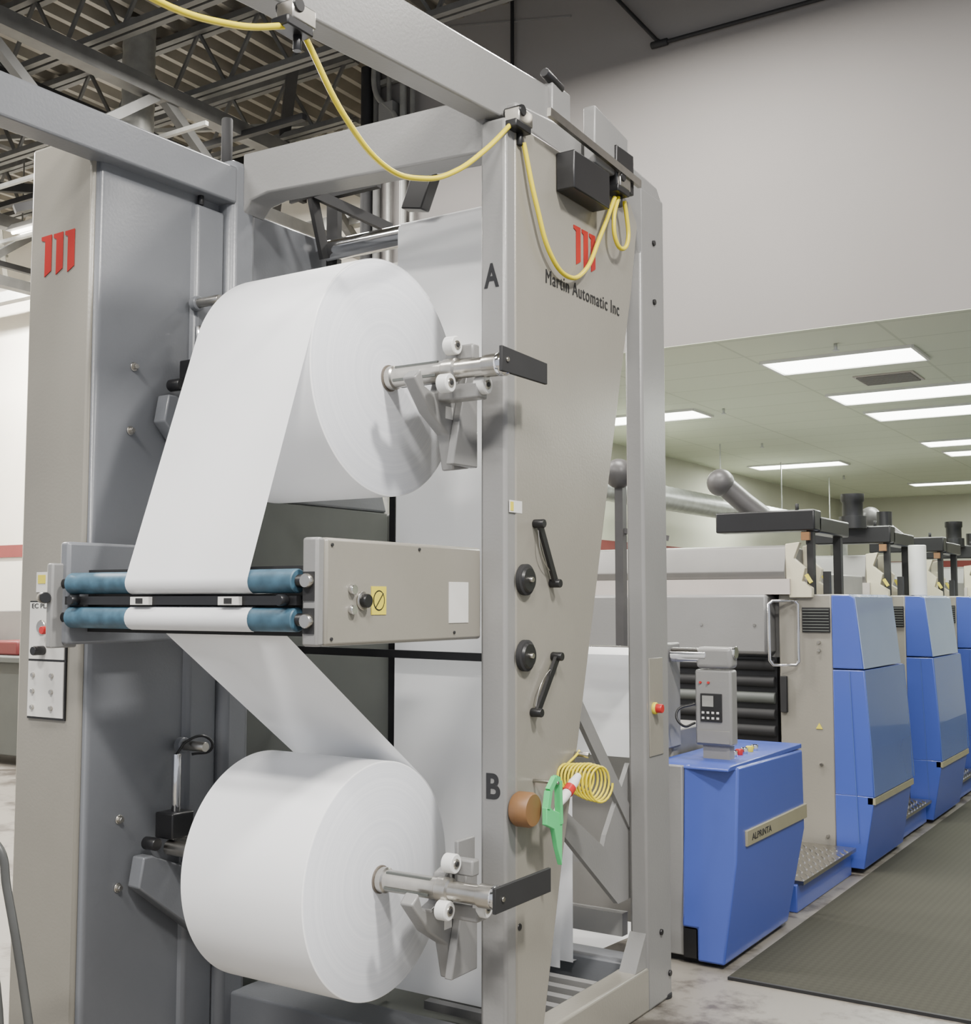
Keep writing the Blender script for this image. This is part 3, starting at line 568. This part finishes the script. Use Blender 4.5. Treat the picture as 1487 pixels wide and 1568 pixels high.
# ---------------------------------------------------------------- printing units
def unit(y,kind,name="printing_unit"):
    e=empty(name,(-2.5,y+.5,0))
    prism("upper_cover",[(-2.09,1.635),(-1.985,1.635),(-1.95,1.62),(-1.905,1.195),(-2.09,1.195)],'Y',y,y+.88,'blue',e,0.006)
    prism("upper_sheen_skin",[(-1.985,1.639),(-1.947,1.623),(-1.902,1.197),(-1.91,1.197),(-1.955,1.615),(-1.985,1.63)],'Y',y+.004,y+.884,'blue_sheen',e)  # thin layer carrying the painted reflection of the upper cover
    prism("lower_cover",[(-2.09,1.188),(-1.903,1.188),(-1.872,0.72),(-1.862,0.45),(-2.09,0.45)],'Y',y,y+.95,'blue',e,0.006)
    prism("lower_lit_skin",[(-1.900,1.186),(-1.869,0.72),(-1.859,0.452),(-1.87,0.452),(-1.88,0.72),(-1.91,1.186)],'Y',y+.004,y+.954,'blue_lit',e)  # thin layer carrying the painted lighter tone of the lit side
    prism("skirt_cover",[(-2.09,0.452),(-1.866,0.452),(-1.868,0.40),(-1.93,0.03),(-2.09,0.03)],'Y',y,y+.93,'blue',e,0.004)
    prism("cover_strip",[(-1.90,0.408),(-1.856,0.408),(-1.856,0.446),(-1.90,0.446)],'Y',y+.0,y+.952,'beige',e)
    bars("cover_seam",[((-1.990,y-.003,1.18),(-1.955,y-.003,.18),(.004,.004)),((-1.905,y+.96,1.18),(-1.858,y+.96,.46),(.02,.012))],'blue_lit',e)
    box("side_frame",-2.42,-2.09,y+.01,y+1.35,0.04,1.64,'paintw' ,e,0.01)
    box("body",-4.0,-2.42,y+.1,y+1.55,0.05,1.60,'cover',e,0.01)
    box("feed_cover",-4.0,-2.47,y-.06,y+.15,1.27,1.64,'paint',e,0.02)
    box("roller_recess",-3.9,-2.44,y+.02,y+.12,0.66,1.25,'black',e)
    for i,z in enumerate((1.20,1.10,1.00,0.90,.80)): cyl("print_roller",(-3.9,y+.02,z),(-2.45,y+.02,z),0.035,('blackm','paintd')[i%4==2],e,20)
    box("feed_apron",-4.0,-2.44,y-.05,y+.05,0.05,0.62,'paint',e,0.01)
    for x_ in (-2.55,-2.9,-3.3): cyl("apron_screw",(x_,y-.065,1.45),(x_,y-.055,1.45),.010,'steel',e,10)
    prism("top_hood",[(y-.02,1.73),(y-.05,1.78),(y+.0,1.93),(y+.04,1.945),(y+.55,1.92),(y+.6,1.73)],'X',-4.0,-2.36,'cover',e,0.006)
    prism("top_hood_strip",[(y-.04,1.64),(y-.04,1.735),(y+.6,1.735),(y+.6,1.64)],'X',-4.0,-2.33,'coverl',e)
    for i in range(2):
        yy=y-.02+i*.34
        prism("guard_wing",[(-2.36,1.95),(-2.27,1.96),(-2.31,1.86),(-2.24,1.80),(-2.26,1.72),(-2.20,1.68),(-2.20,1.62),(-2.34,1.62),(-2.36,1.75)],'Y',yy,yy+.05,'cream',e,0.004)
        bars("guard_tag",[((-2.23,yy-.005,1.76),(-2.20,yy-.005,1.71),(.02,.02))],'yellowl',e)
    box("top_beam",-2.82,-2.18,y+.0,y+.14,2.03,2.16,'black',e,0.01)
    box("top_beam_long",-2.30,-2.18,y+.1,y+.75,2.02,2.12,'black',e,0.01)
    bars("beam_posts",[((-2.22,y+.05,1.64),(-2.22,y+.05,2.05),(.05,.04)),((-2.22,y+.62,1.64),(-2.22,y+.62,2.05),(.05,.05)),((-2.14,y+.1,1.64),(-2.14,y+.1,1.78),.04)],'blackm',e)
    cyl("beam_button",(-2.30,y+.04,2.15),(-2.30,y+.04,2.20),0.012,'black',e,10)
    box("beam_lamp",-2.26,-2.21,y-.02,y+.01,1.97,2.02,'brown',e)
    box("rear_deck",-4.0,-2.3,y+.6,y+1.5,1.60,1.78,'cover',e,0.01)
    box("vent_plate",-2.27,-2.10,y-.0,y+.012,1.41,1.56,'blackm',e)
    bars("vent_louvres",[((-2.265,y-.004,1.42+.018*i),(-2.105,y-.004,1.42+.018*i),(.006,.006)) for i in range(8)],'paintd',e)
    tube("grab_rail",[(-2.30,y+.02,1.60),(-2.42,y-.10,1.60),(-2.44,y-.11,1.58),(-2.44,y-.11,1.24),(-2.42,y-.10,1.21),(-2.30,y-.04,1.21),(-2.285,y-.03,1.23),(-2.285,y-.03,1.58),(-2.30,y-.04,1.60)],0.010,'chrome',e,False)
    for x_,z_ in ((-2.17,1.35),(-2.17,1.30),(-2.17,0.62),(-2.14,.20)): cyl("screw",(x_,y-.008,z_),(x_,y+.015,z_),0.010,'steel',e,12)
    prism("warn_tri",[(-2.20,.83),(-2.16,.83),(-2.18,.865)],'Y',y+.005,y+.012,'yellowl',e)
    box("control_boxlet",-2.41,-2.37,y-.02,y+.02,0.92,1.14,'blackm',e,0.004)
    box("step_base",-2.3,-1.97,y+.95,y+1.80,0.02,0.16,'blue',e,0.006)
    box("step_plate",-2.3,-1.93,y+.97,y+1.80,0.16,0.18,'steel',e)
    bars("step_tread",[((-1.94-.06*j,y+1.0+.08*i,.185),(-1.97-.06*j,y+1.05+.08*i,.185),(.008,.01)) for i in range(9) for j in range(5)],'chrome',e)
    box("gap_body",-4.0,-2.25,y+1.3,y+1.76,0.05,1.45,'paintd',e)
    if kind in(0,2):
        sphere("exhaust_ball",(-2.84,y+.15,2.37),.09,'ball',e)
        lathe("exhaust_arm",(-2.82,y+.17,2.35),(-2.62,y+.30,2.14),[(0,.068),(.5,.07),(1,.08)],'ball',e,20)
    if kind==1:
        lathe("motor_bell",(-2.44,y-.05,2.14),(-2.44,y-.05,2.40),[(0,.10),(.35,.10),(.36,.075),(.75,.075),(.8,.085),(1,.085)],'black',e,24)
        lathe("motor_bell_small",(-2.42,y+.8,2.12),(-2.42,y+.8,2.32),[(0,.08),(.35,.08),(.36,.06),(1,.06)],'black',e,24)
        cyl("paper_core_roll",(-2.06,y+.30,1.64),(-2.06,y+.30,2.02),0.065,'white',e,24)
    return e
unit(7.1,0);unit(8.94,1);unit(10.78,2);unit(12.62,1)
e=empty("exhaust_pipe",(-2.72,6.2,2.2))
sphere("exhaust_ball",(-2.95,5.98,2.32),.085,'ball',e);bars("stand",[((-2.95,6.0,0.0),(-2.95,6.0,2.26),.05),((-2.95,6.0,2.0),(-2.7,6.1,1.95),.03)],'ball',e)
ad=empty("air_duct",(-4.7,12,2.6))
lathe("duct",(-4.7,7.6,2.60),(-4.7,16.5,2.60),[(i/120,0.115+(0.006 if i%2 else 0)) for i in range(121)],'galv',ad,20)
bars("duct_hangers",[((-4.7,y,2.7),(-4.7,y,3.297),.012) for y in (8,10,12,14,16)],'galv',ad)
lathe("duct_drop",(-4.7,16.4,0.0),(-4.7,16.4,2.6),[(0,.115),(1,.115)],'galv',ad,20)
for y in (8.2,9.6,11.2):
    e=empty("storage_cabinet",(-5.3,y,0))
    box("carcass",-5.62,-5.1,y,y+1.2,0.0,1.9,'wallr',e,0.01)
    for i in range(2): box("door",-5.1,-5.085,y+.02+.59*i,y+.58+.59*i,0.08,1.86,'cover',e,0.004);cyl("pull",(-5.085,y+.5+.16*i,1.0),(-5.06,y+.5+.16*i,1.0),.015,'steel',e,10)
e=empty("work_bench",(-10.5,7.6,0))
box("bench_top",-12.5,-9.2,7.1,8.0,1.0,1.06,'paintd',e,0.01);box("cupboard",-12.4,-9.3,7.2,7.9,0.1,1.0,'paintd',e,0.01)
box("crate",-13.1,-10.8,7.3,7.8,1.06,1.5,'cover',e,0.01);box("bin",-10.7,-10.2,7.3,7.8,1.06,1.2,'binred',e,0.02);bars("bench_legs",[((-12.4,7.15,0),(-12.4,7.15,1),.06),((-9.3,7.15,0),(-9.3,7.15,1),.06)],'truss',e)
H=empty("hand_cart",(-3.3,2.1,0))
tube("handle",[(-3.62,1.93,0.10),(-3.60,1.94,0.76),(-3.59,1.945,0.88),(-3.52,1.98,0.925),(-3.20,2.145,0.915),(-3.12,2.185,0.88),(-3.09,2.20,0.76),(-2.99,2.27,0.10)],0.013,'cart',H)
tube("handle_inner",[(-3.56,1.96,0.10),(-3.55,1.965,0.70),(-3.50,1.99,0.80),(-3.24,2.125,0.79),(-3.17,2.16,0.70),(-3.08,2.22,0.10)],0.010,'cart',H)
tube("handle_bar",[(-3.60,1.94,0.35),(-3.03,2.25,0.35)],0.010,'cart',H,False)
box("deck",-3.66,-2.98,1.80,2.28,0.09,0.12,'paintd',H,0.01)
for x,y in ((-3.58,1.9),(-3.02,1.9),(-3.58,2.22),(-3.04,2.22)): cyl("castor",(x-.015,y,.045),(x+.015,y,.045),.045,'blackm',H,20)

# ---------------------------------------------------------------- lights
def area(name,loc,rot,sx,sy,pw,col):
    l=bpy.data.lights.new(name,'AREA');l.shape='RECTANGLE';l.size=sx;l.size_y=sy;l.energy=pw;l.color=col
    o=bpy.data.objects.new(name,l);COL.objects.link(o);o.location=loc;o.rotation_euler=rot;return o
for i,(x,y,p,sx) in enumerate([(0.3,-0.2,370,1.2),(1.0,2.3,460,.6),(-2.2,-0.9,380,1.2),(-4.6,1.4,170,1.4),(-0.4,5.2,60,1.4),(-2.7,5.7,230,1.4),(-8.5,3.5,500,1.4),(-11.6,7.0,1100,1.4),(-8,6.6,400,1.4),(-5.4,5.6,150,1.4)]):
    area("bay_added_lamp_%d"%i,(x,y,5.35),(0,0,0),sx,0.4,p,(1.0,0.965,0.91))  # unseen lamps added to light the bay, some to brighten webs and walls
for i,(x,y) in enumerate([(-2.3,8.3),(-2.3,11),(-4.5,10),(-2.3,14),(-4.5,14.4),(0.3,9.8),(0.3,13),(-2.3,17.7)]):
    area("pressroom_lamp_%d"%i,(x,y,3.26),(0,0,0),1.1,0.5,75,(0.96,1.0,0.90))
w=bpy.data.worlds.new("w");sc.world=w;w.use_nodes=True;bg=w.node_tree.nodes["Background"];bg.inputs[0].default_value=(0.87,0.91,1.0,1);bg.inputs[1].default_value=0.85
# ---------------------------------------------------------------- camera
cd=bpy.data.cameras.new("camera");cd.sensor_fit='HORIZONTAL';cd.sensor_width=36;cd.lens=43.5;cd.clip_end=100;cd.clip_start=0.05
co=bpy.data.objects.new("camera",cd);COL.objects.link(co);co.location=(0,0,1.6);co.rotation_euler=(math.radians(90+4.33),0,math.radians(32.77));sc.camera=co
